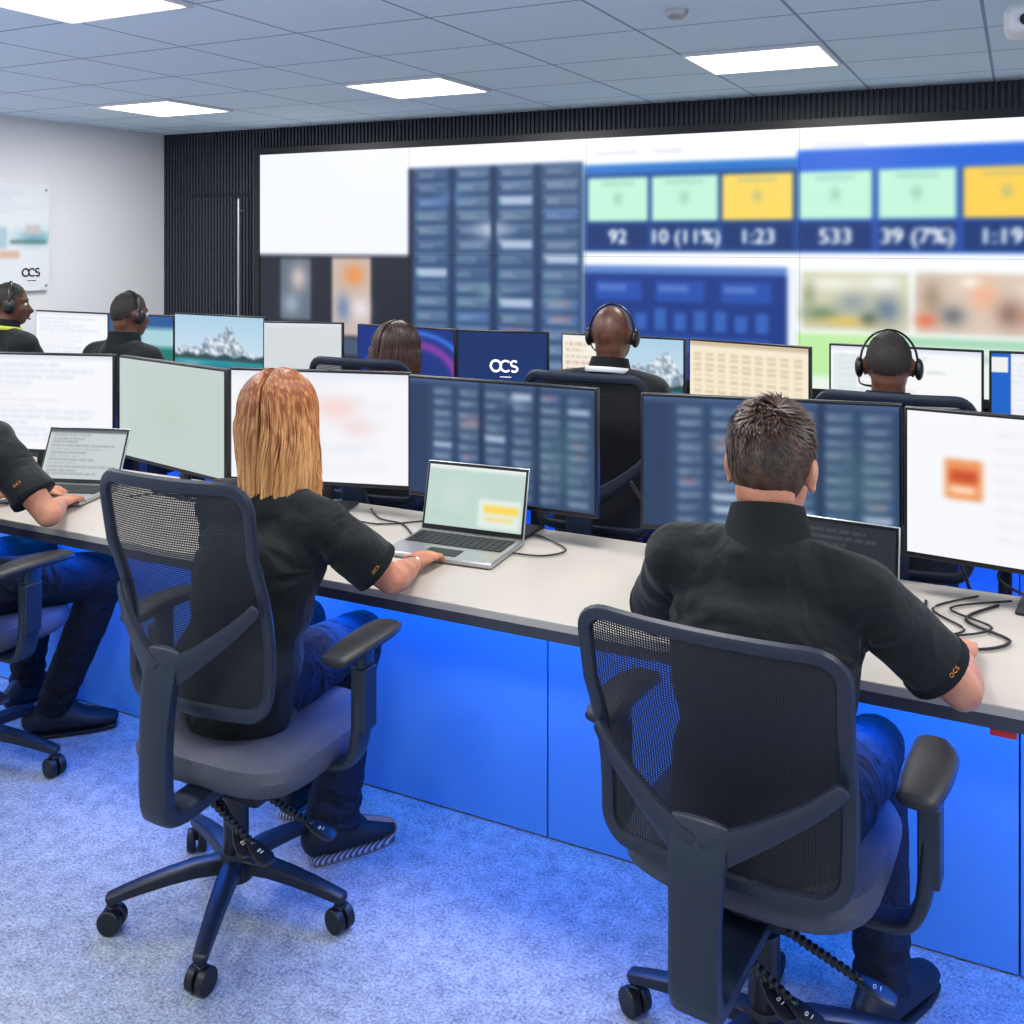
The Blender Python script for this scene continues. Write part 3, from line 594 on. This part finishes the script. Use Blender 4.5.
def fib(n):
    for i in range(n):
        z=1-2*(i+.5)/n; r_=math.sqrt(1-z*z); a=i*2.399963; yield r_*math.cos(a),r_*math.sin(a),z
def person(J,o):
    s=o.get('s',1); vox=o.get('vox',.005); g=lambda k:V(J[k]); hs=o.get('hs',1)
    pel,Sh,hc=g('pel'),(g('shL')+g('shR'))/2,g('head'); lat=(g('shR')-g('shL')).normalized(); fw=UP.cross(lat).normalized()
    org=V((pel.x,pel.y,0)); f=V(J['look']).normalized(); tl=o.get('tilt',0); sd=f.cross(UP).normalized(); hu=sd.cross(f); sd,hu=(sd*math.cos(tl)-hu*math.sin(tl)),(hu*math.cos(tl)+sd*math.sin(tl)); HR=Matrix((sd,f,hu)).transposed(); HS=HR*hs
    hl=lambda a,b_,c:hc+HS@V((a,b_,c))
    skin=o['skin']; mb=MB(); ch_=pel.lerp(Sh,.62)
    def torso(mb,i,top=True):
        P=[pel-UP*.05,pel+UP*.03,pel.lerp(Sh,.32),ch_,Sh-UP*.05,Sh+UP*.015]; Rr=[(.16,.12),(.165,.125),(.15,.108),(.172,.122),(.168,.108),(.11,.075)]
        mb.loft([p-fw*(.0 if k<3 else .01) for k,p in enumerate(P)],[((a+i)*s,(b_+i)*s) for a,b_ in Rr],side=lat,n=24,sm=3)
        for q in('shL','shR'):
            mb.loft([Sh-UP*.03,Sh.lerp(g(q),.6)-UP*.01,g(q)],[.075*s+i,.066*s+i,.054*s+i],n=14)
            mb.loft([Sh+UP*.045,Sh.lerp(g(q),.5)+UP*.036,g(q)+UP*.01],[.045*s+i*.6,.038*s+i,.046*s+i],n=14)
    torso(mb,0)
    mb.loft([Sh+UP*.0,Sh.lerp(hc,.45)-f*.01,hc-hu*.05*hs-f*.015],[(.060*s,.06*s),(.056*s,.058*s),(.058*s,.06*s)],side=lat,n=16)
    E=lambda c,r_: mb.ell(c,tuple(q*hs for q in r_),HR)
    E(hl(0,-.012,.02),(.076,.094,.098)); E(hl(0,.03,-.035),(.062,.066,.075)); E(hl(0,.052,-.085),(.036,.036,.028)); E(hl(0,-.04,-.05),(.058,.05,.05))
    mb.loft([hl(0,.082,.012),hl(0,.098,-.015),hl(0,.112,-.032)],[.009,.011,.013],side=sd,n=10); E(hl(0,.094,-.062),(.024,.011,.010)); E(hl(0,.072,.028),(.052,.018,.013))
    for q in(-1,1):
        E(hl(q*.079,-.005,-.01),(.010,.019,.032)); E(hl(q*.085,-.012,-.002),(.007,.016,.025)); E(hl(q*.082,-.004,-.034),(.006,.009,.010)); E(hl(q*.04,.068,-.02),(.022,.02,.014))
    for q,sg in(('L',-1),('R',1)):
        a,e_,w=g('sh'+q),g('el'+q),g('wr'+q)
        mb.loft([a,a.lerp(e_,.45),e_],[.05*s,.046*s,.038*s],n=14,sm=3); mb.loft([e_,e_.lerp(w,.3),w],[(.038*s,.038*s),(.042*s,.039*s),(.027*s,.021*s)],side=(e_-w).cross(UP),n=14,sm=3)
        hd=V(J.get('hd'+q,(w-e_))); hd=hd.normalized(); hand(mb,w+hd*.012,hd,V((0,0,-1)),sg,o.get('curl',1))
        h_,k_,an,toe=g('hip'+q),g('kn'+q),g('an'+q),g('to'+q)
        mb.loft([h_,h_.lerp(k_,.5),k_],[.085*s,.076*s,.056*s],n=14,sm=3); mb.loft([k_,k_.lerp(an,.35),an],[.054*s,.056*s,.036*s],n=14,sm=3)
        mb.loft([an-UP*.03,(an+toe)/2-UP*.01,toe],[.034,.036,.028],n=12)
    body=remesh('person',mb,skin,vox,org=org,smooth=3,label=o['label'],cat='person')
    for q in(-1,1):
        eye=mk('eye',MB().ell(hl(q*.031,.0725,.004),(.0125,.0125,.0095),HR),m_eye,parent=body,org=org)
        mk('iris',MB().ell(hl(q*.031,.0825,.004),(.006,.004,.006),HR),m_iris,parent=eye,org=org)
    # clothing
    mb=MB(); torso(mb,.016)
    for q in'LR':
        a,e_=g('sh'+q),g('el'+q); end=a.lerp(e_,o.get('sleeve',.74))
        mb.loft([a,a.lerp(end,.5),end],[.066*s,.070*s,.070*s],n=18,rnd=(1,0),sm=3)
    def folds(me):
        n=len(me.vertices); co=np.empty(n*3); me.vertices.foreach_get('co',co); co=co.reshape(-1,3); no=np.empty(n*3); me.vertices.foreach_get('normal',no); no=no.reshape(-1,3)
        P=co+np.array(org); d=np.zeros(n)
        for q in'LR':
            c_=np.array(g('sh'+q)-UP*.10*s-fw*.06); r_=P-c_; dist=np.linalg.norm(r_,axis=1); L=np.array(lat); ang=np.arctan2(r_[:,2],r_@L)
            d+=np.exp(-(dist/.17)**2)*np.sin(ang*6+dist*14+ (1 if q=='L' else 2))*.0038
            ax=np.array((g('el'+q)-g('sh'+q)).normalized()); c2=np.array(g('sh'+q)); al=(P-c2)@ax; per=np.linalg.norm((P-c2)-np.outer(al,ax),axis=1); th=np.arctan2((P-c2)[:,2],(P-c2)[:,0])
            d+=np.where((al>.02)&(per<.11),np.sin(al*40+th*2.2)*.0028*np.clip(al/.1,0,1),0)
        zz=P[:,2]; w=np.exp(-((zz-(pel.z+.13))/.10)**2); d+=w*np.sin((zz*60)+3*np.sin((P@np.array(lat))*11))*.005
        co+=no*d[:,None]; me.vertices.foreach_set('co',co.ravel()); me.update()
    shirt=remesh('shirt',mb,m_shirt,max(.006,vox),parent=body,org=org,smooth=4,disp=(.18,.012),post=folds,label='black short-sleeved polo shirt')
    nk=(hc-hu*.06-f*.02-Sh).normalized(); c0=Sh-fw*.002; cl_=(hc-Sh).length*o.get('col',.58)
    mk('collar',MB().loft([c0+nk*.03,c0+nk*cl_*.5,c0+nk*cl_*.93,c0+nk*cl_,c0+nk*(cl_-.004),c0+nk*(cl_-.02)],[(.104*s,.098*s),(.092*s,.088*s),(.076*s,.078*s),(.072*s,.074*s),(.066*s,.068*s),(.056*s,.058*s)],side=lat,n=32,rnd=(0,0),sm=2),m_collar,parent=shirt,org=org)
    for q in'LR':
        a,e_=g('sh'+q),g('el'+q); t=(e_-a).normalized(); end=a.lerp(e_,o.get('sleeve',.74))
        mk('sleeve_cuff',MB().loft([end-t*.016,end-t*.014,end+t*.004,end+t*.005],[.066*s,.0715*s,.0715*s,.055*s],n=24,rnd=(0,0)),m_collar,parent=shirt,org=org)
    mb=MB(); mb.loft([pel-UP*.08,pel-UP*.0,pel+UP*.05],[(.165*s,.12*s),(.17*s,.13*s),(.158*s,.115*s)],side=lat,n=20); fl_=o.get('flare',.058)
    for q in'LR':
        h_,k_,an=g('hip'+q),g('kn'+q),g('an'+q); end=k_.lerp(an,1.0)
        mb.loft([h_,h_.lerp(k_,.5),k_],[.092*s,.088*s,.07*s],n=16,sm=3); mb.loft([k_,k_.lerp(end,.35),end],[.068*s,.068*s,fl_*s],n=16,sm=3,rnd=(1,0))
    def lfolds(me):
        n=len(me.vertices); co=np.empty(n*3); me.vertices.foreach_get('co',co); co=co.reshape(-1,3); no=np.empty(n*3); me.vertices.foreach_get('normal',no); no=no.reshape(-1,3); P=co+np.array(org); d=np.zeros(n)
        for q in'LR':
            k_=np.array(g('kn'+q)); r_=P-k_; dist=np.linalg.norm(r_,axis=1); d+=np.exp(-(dist/.14)**2)*np.sin(dist*90+r_[:,0]*20)*.003
            a_=np.array(g('an'+q)); r_=P-a_; d+=np.exp(-((r_[:,2]-.03)/.07)**2)*(np.hypot(r_[:,0],r_[:,1])<.1)*np.sin(r_[:,2]*130+r_[:,0]*20)*.004
        co+=no*d[:,None]; me.vertices.foreach_set('co',co.ravel()); me.update()
    remesh('trousers',mb,o['pants'],max(.007,vox),parent=body,org=org,smooth=2,disp=(.09,.010),post=lfolds)
    k_=o.get('shoe',1)
    for q in'LR':
        an,toe=g('an'+q),g('to'+q); dv=V((toe.x-an.x,toe.y-an.y,0)).normalized(); sv=V((dv.y,-dv.x,0)); b0=V((an.x,an.y,0)); dv=dv*k_
        mk('sock',MB().loft([an-UP*.02,an+UP*.03,an.lerp(g('kn'+q),.2)],[.044*s,.042*s,.048*s],n=18,rnd=(0,0)),m_sock,parent=body,org=org)
        sh=mk('shoe',MB().loft([b0-dv*.062+UP*.058,b0-dv*.02+UP*.070,b0+dv*.035+UP*.066,b0+dv*.09+UP*.05,b0+dv*.155+UP*.040,b0+dv*.195+UP*.035],[(.034,.044),(.044,.060),(.045,.056),(.046,.038),(.045,.026),(.034,.019)],side=sv,n=18,sm=3),m_shoe,parent=body,org=org)
        mk('sole',MB().loft([b0-dv*.066+UP*.010,b0+UP*.010,b0+dv*.13+UP*.010,b0+dv*.200+UP*.010],[(.034,.010),(.040,.010),(.047,.010),(.034,.010)],side=sv,n=20,sm=2,sq=.7,rnd=(1,1)),o.get('sole',m_black),parent=sh,org=org)
        mb=MB()
        for k in range(4):
            c_=b0+dv*(.055+.022*k)+UP*(.118-.0135*k-.0008*k*k*2); mb.loft([c_-sv*.024-UP*.010,c_,c_+sv*.024-UP*.010],[.003]*3,n=6)
        mk('laces',mb,m_chair2,parent=sh,org=org)
    # hair
    hk=o.get('hair')
    if hk in('short','buzz'):
        mb=MB(); N=o.get('nh',2600); ln=.019 if hk=='short' else .006; rr=(.081,.099,.104) if hk=='short' else (.0775,.0955,.0995)
        low=-.082 if hk=='short' else -.045
        def ok(a,b_,c):
            x,y,z=a*rr[0],-.012+b_*rr[1],.02+c*rr[2]
            if y>.055 and z<.075: return False
            if y>.02: return z>.045
            if y>-.03: return z>.018
            return z>low+.02*(abs(x)/.06)**2
        crown=V((.15,-.42,.9)).normalized()
        for a,b_,c in fib(N):
            if not ok(a,b_,c): continue
            nn=V((a,b_,c)); n_=V((a/rr[0],b_/rr[1],c/rr[2])).normalized(); p=V((a*rr[0],-.012+b_*rr[1],.02+c*rr[2]))
            rd=nn-crown; fl=rd+crown.cross(nn)*.55+V((.4*math.sin(b_*9+c*7),.4*math.sin(a*8+c*5),0)); t=(fl-n_*fl.dot(n_)); t=t.normalized() if t.length>1e-4 else V((1,0,0))
            up_=max(0,min(1,(c+.1)/.8)); tou=.10+.16*up_
            dr=(t+n_*(.10+.28*up_)+V((random.uniform(-tou,tou),random.uniform(-tou,tou),random.uniform(-tou,tou)))).normalized(); l=ln*random.uniform(.6,1.3)*(.75+.7*up_)
            if c<-.25: l*=.55
            lift=.004*up_*(1+math.sin(a*11+c*4)*math.sin(b_*10)) if hk=='short' else 0
            sw=n_.cross(dr).normalized()*(.0024 if hk=='short' else .003); b0=p-n_*(.002-lift)
            q=[b0+sw,b0-sw,b0+dr*l*.6-sw*.7+n_*.001,b0+dr*l*.6+sw*.7+n_*.001,b0+dr*l-n_*.002]
            mb.add([hc+HS@w_ for w_ in q],[(0,1,2,3),(3,2,4)])
        vs=[];nu,nv=40,24
        for i in range(nv+1):
            th=math.pi*i/nv
            for j in range(nu):
                ph=2*math.pi*j/nu; vs.append((math.sin(th)*math.cos(ph),math.sin(th)*math.sin(ph),math.cos(th)))
        fs=[]
        for i in range(nv):
            for j in range(nu):
                ids=(i*nu+j,(i+1)*nu+j,(i+1)*nu+(j+1)%nu,i*nu+(j+1)%nu)
                if all(ok(*vs[q]) for q in ids): fs.append(ids)
        mb.add([hc+HS@V((a*(rr[0]-.001),-.012+b_*(rr[1]-.001),.02+c*(rr[2]-.001))) for a,b_,c in vs],fs)
        mk('hair',mb,o['hm'],parent=body,org=org,ang=180)
    if hk=='long':
        mb=MB(); mb.ell(hl(0,-.018,.022),(.082,.098,.104),HR)
        zend=o.get('hend',1.02); N=o.get('nh',420); fine=(520/N)**.45; gs=o.get('clump',1)
        for k in range(N):
            ph=random.uniform(-2.1,2.1); layer=random.random()
            ex=1+.11*layer; P=[]; side_=1 if ph>0 else -1
            for t in (.10,.3,.55,.8,1.05,1.35,1.6):
                x=math.sin(ph)*math.sin(t)*.090*(1+(ex-1)*min(1,t))+side_*.004; y=-.018-math.cos(ph)*math.sin(t)*.106*(1+(ex-1)*min(1,t)); z=.022+math.cos(t)*.108*(1+.05*layer)-(.006 if abs(x)<.01 and t<.9 else 0)
                P.append(hc+HR@V((x,y,z)))
            last=P[-1]; outv=V((last.x-hc.x,last.y-hc.y,0)); short=random.random(); grp=int((ph+2.1)*3.2); gr=math.sin(grp*12.9898+1)*.5+.5; gc=(grp+.5)/3.2-2.1
            rgt=max(0,math.sin(ph)); ze=zend+.15*short**1.5+.05*gr*gs-.03*rgt+.05*max(0,-math.sin(ph)); wob=gr*5
            tx=o.get('sweep',.0); back=o.get('back',-.035)
            for q in(.15,.3,.45,.6,.75,.9,1):
                z=last.z+(ze-last.z)*q; sh_=1+.14*math.sin(math.pi*min(1,q*1.1))-.34*q*q; pull=(gc-ph)*.05*q*q*gs
                dx=outv.x*sh_+math.cos(ph)*pull+.008*gs*math.sin(wob+q*5)*q+tx*q*q*(.6+1.6*rgt)+random.uniform(-.001,.001)
                dy=outv.y*(1-.08*q)+back*q+.010*gs*math.cos(wob+q*4.5)*q
                P.append(V((hc.x+dx,hc.y+dy,z)))
            wd=random.uniform(.5,.9)*fine; R0=[.003,.005,.0062]+[.007]*7+[.0055,.0045,.003,.0008]
            mb.loft(P,[(r_*wd,r_*.4*wd) for r_ in R0],side=sd,n=4,sm=2)
        mk('hair',mb,o['hm'],parent=body,org=org,ang=180,label='long straight hair')
    return body,shirt,hl,HS,org
def seated(x,y,ztop,look,skin,hair,hm,lab,vox=.01,s=1,pants=None,lean=.06,hy=0,hx=0,nh=1500,**kw):
    zh=ztop-.118; zs=zh-.215
    J=dict(pel=(x,y-.06,.60),shL=(x-.185*s,y+lean-.02,zs),shR=(x+.185*s,y+lean-.02,zs),head=(x+hx,y+lean+.03+hy,zh),look=look,
    elL=(x-.25,y+.14,.83),elR=(x+.25,y+.14,.83),wrL=(x-.14,y+.38,.79),wrR=(x+.14,y+.38,.79),
    hipL=(x-.09,y-.03,.585),hipR=(x+.09,y-.03,.585),knL=(x-.14,y+.4,.56),knR=(x+.14,y+.4,.56),anL=(x-.14,y+.36,.09),anR=(x+.14,y+.36,.09),toL=(x-.15,y+.5,.03),toR=(x+.15,y+.5,.03))
    J.update(kw.pop('J',{}))
    o=dict(skin=skin,hair=hair,hm=hm,label=lab,vox=vox,s=s,pants=pants or m_navy,nh=nh); o.update(kw)
    return person(J,o)+(J,)
A=seated(-.45,2.02,1.395,(.06,1,-.20),m_skin,'short',m_hairb,'man in black polo and jeans seated typing at desk',vox=.0045,pants=m_jeans,nh=22000,hs=1.06,col=.63,
  J=dict(head=(-.462,2.12,1.232),shL=(-.64,2.04,1.035),shR=(-.265,2.03,1.02),elR=(-.10,2.13,.83),wrR=(-.115,2.41,.788),hdR=(-.12,1,-.04),elL=(-.75,2.22,.83),wrL=(-.62,2.46,.788),
  knR=(-.30,2.42,.55),anR=(-.265,2.30,.09),toR=(-.2,2.46,.03),knL=(-.66,2.43,.56),anL=(-.62,2.36,.09),toL=(-.64,2.5,.03)))
B_=seated(-1.77,2.02,1.35,(-.30,1,-.16),m_skin,'long',m_hairw,'woman with long copper hair in black polo using laptop',vox=.0045,s=.97,pants=m_jeans,nh=2200,hend=.945,sole=m_sole,sweep=.030,tilt=-.1,flare=.078,shoe=.86,
  J=dict(head=(-1.780,2.14,1.225),shL=(-1.935,2.08,.985),shR=(-1.575,2.07,.975),elR=(-1.455,2.19,.82),wrR=(-1.535,2.42,.787),hdR=(-.15,1,-.03),elL=(-2.03,2.2,.82),wrL=(-1.93,2.43,.787),
  knR=(-1.72,2.42,.555),anR=(-1.70,2.26,.09),toR=(-1.61,2.40,.03),knL=(-1.93,2.42,.56),anL=(-1.93,2.40,.09),toL=(-1.95,2.54,.03)))
C_=seated(-3.10,2.12,1.40,(-.1,1,-.1),m_skin,'short',m_hairb,'man in black polo and navy trousers seated at laptop',vox=.006,nh=2500,
  J=dict(head=(-3.32,2.12,1.28),shL=(-3.36,2.12,1.05),shR=(-2.97,2.15,1.05),elR=(-2.76,2.19,.83),wrR=(-2.98,2.41,.79),hdR=(-.6,1,-.05),knR=(-2.78,2.44,.57),anR=(-2.98,2.38,.09),toR=(-2.86,2.51,.03)))
D1=seated(-1.46,3.70,1.445,(0,1,-.05),m_skin2,None,None,'man with shaved head and headset facing monitors')
D2=seated(-.41,3.66,1.385,(-.05,1,-.1),m_skin2,'buzz',m_hairk,'man with cropped hair and headset facing monitors')
m_hd=hairmat('hair_dark_brown',S(54,32,24),S(96,60,42),1.25,1.0,.8)
D3=seated(-2.47,3.68,1.335,(.1,1,-.1),m_skin3,'long',m_hd,'woman with dark brown hair facing monitors',s=.88,nh=1400,clump=0)
D4=seated(-4.13,3.68,1.44,(.15,1,-.1),m_skin2,'buzz',m_hairk,'man with black hair and headset at second desk')
D5=seated(-4.98,3.62,1.475,(.62,.8,-.1),m_skin2,'buzz',m_hairk,'man with short black hair turned sideways wearing headset')
def headset(P,lab):
    hl,HR=P[2],P[3]
    e=empty('headset',hl(0,-.01,.12),label=lab,cat='headset',group='over-ear headsets'); org=hl(0,-.01,.12)
    pts=[hl(math.sin(a)*.094,-.01,.012+math.cos(a)*.112) for a in np.linspace(-1.75,1.75,22)]
    mk('headband',MB().loft(pts,[(.009,.004)]*22,side=HR@V((0,1,0)),n=8),m_black,parent=e,org=org)
    for q in(-1,1):
        mk('ear_cup',MB().ell(hl(q*.098,-.005,-.01),(.016,.032,.038),HR),m_black,parent=e,org=org)
    mk('microphone',MB().loft([hl(-.1,.0,-.03),hl(-.1,.06,-.07),hl(-.06,.105,-.08)],[.003,.003,.005],n=8,sm=4),m_black,parent=e,org=org)
for P,l in((D1,'black over-ear headset on man with shaved head'),(D2,'black over-ear headset on man with cropped hair'),(D4,'black over-ear headset on man with black hair'),(D5,'black over-ear headset on man turned sideways')): headset(P,l)
def ringp(c,rx,ry,t,n=28): return [V(c)+V((rx*math.cos(2*math.pi*i/n),ry*math.sin(2*math.pi*i/n),t*math.sin(2*math.pi*i/n))) for i in range(n)]
for P,x,y,z,mm in((D1,-1.46,3.735,1.19,m_lan),(D3,-2.47,3.72,1.07,m_lan),(D5,-4.98,3.67,1.225,m_lany)):
    mk('lanyard',MB().loop(ringp((x,y,z),.088,.088,-.015),.004,.011,(0,0,1)),mm,parent=P[0],org=P[4])
mk('bracelet',MB().loop([V((-1.53,2.405,.787))+V((math.cos(a)*.03,0,math.sin(a)*.025)) for a in np.linspace(0,2*math.pi,20,endpoint=False)],.004,.004,(0,1,0)),m_watch,parent=B_[0],org=B_[4])
def sleeve_text(P,side,t,size,nrm,off=.066,body='ocs'):
    J=P[5]; a,e_=V(J['sh'+side]),V(J['el'+side]); ax=(e_-a).normalized(); p=a.lerp(e_,t); n_=V(nrm); n_=(n_-ax*n_.dot(ax)).normalized(); xx=ax.cross(n_).normalized()
    if xx.x<0: xx=-xx
    m=Matrix((xx,n_.cross(xx),n_)).transposed()
    text('sleeve_logo',body,size,p+n_*off-P[4],None,m_orange,P[1],mtx=m,off=-.0004)
sleeve_text(A,'R',.66,.019,(.45,-.9,.3),.0775); sleeve_text(B_,'R',.64,.018,(.6,-.8,.2),.0755); sleeve_text(C_,'R',.6,.020,(.5,-.8,.3),.077)
# ------------------------------------------------------------ cables
def cable(pts,r=.003,mat=m_black,lab='black cable lying on the desk'):
    c=V(pts[0]); mk('cable',MB().loft(pts,[r]*len(pts),n=8,sm=6),mat,org=c,label=lab,cat='cable',group='desk cables')
cable([(-1.37,2.72,.757),(-1.28,2.74,.756),(-1.24,2.82,.756),(-1.33,2.9,.756),(-1.45,2.95,.756)])
cable([(-1.76,2.76,.756),(-1.85,2.84,.756),(-1.95,2.86,.756),(-2.05,2.95,.756)])
cable([(-1.80,2.9,.756),(-1.92,2.8,.756),(-2.1,2.82,.756)],.003)
cable([(-.29,2.62,.757),(-.2,2.6,.756),(-.12,2.68,.756),(-.2,2.8,.756),(-.1,2.95,.756)])
cable([(-.05,2.9,.756),(-.12,2.75,.757),(-.02,2.65,.757),(-.1,2.56,.757),(-.2,2.66,.757),(-.22,2.85,.756)],.004)
cable([(-.02,2.95,.756),(-.16,2.82,.757),(-.06,2.72,.757),(-.16,2.62,.757),(-.24,2.7,.757)],.003)
cable([(-2.6,2.9,.756),(-2.7,2.75,.756),(-2.85,2.8,.756),(-2.95,2.68,.757)],.003)
cable([(.02,2.96,.9),(-.05,2.98,.8),(.1,2.94,.757),(.2,2.9,.757)],.004)
for x in(-2.2,-1.5,-1.08,-.65,-.2,.1):
    cable([(x,2.96,.95),(x+.06,3.03,.8),(x+.12,3.05,.6),(x+.2,3.06,.45)],.005,lab='black monitor cable hanging behind the desk')
# ------------------------------------------------------------ world
w=bpy.data.worlds.new('w'); sc.world=w; w.use_nodes=True; bg=w.node_tree.nodes['Background']; bg.inputs[0].default_value=(.70,.86,1,1); bg.inputs[1].default_value=.88
cam=bpy.data.cameras.new('camera'); co=bpy.data.objects.new('camera',cam); COL.objects.link(co); sc.camera=co
co.location=(0,0,1.7); co.rotation_euler=(math.radians(90),0,math.radians(26.8)); cam.sensor_width=36; cam.lens=36*1005/1024; cam.shift_y=-.2637; cam.clip_start=.05
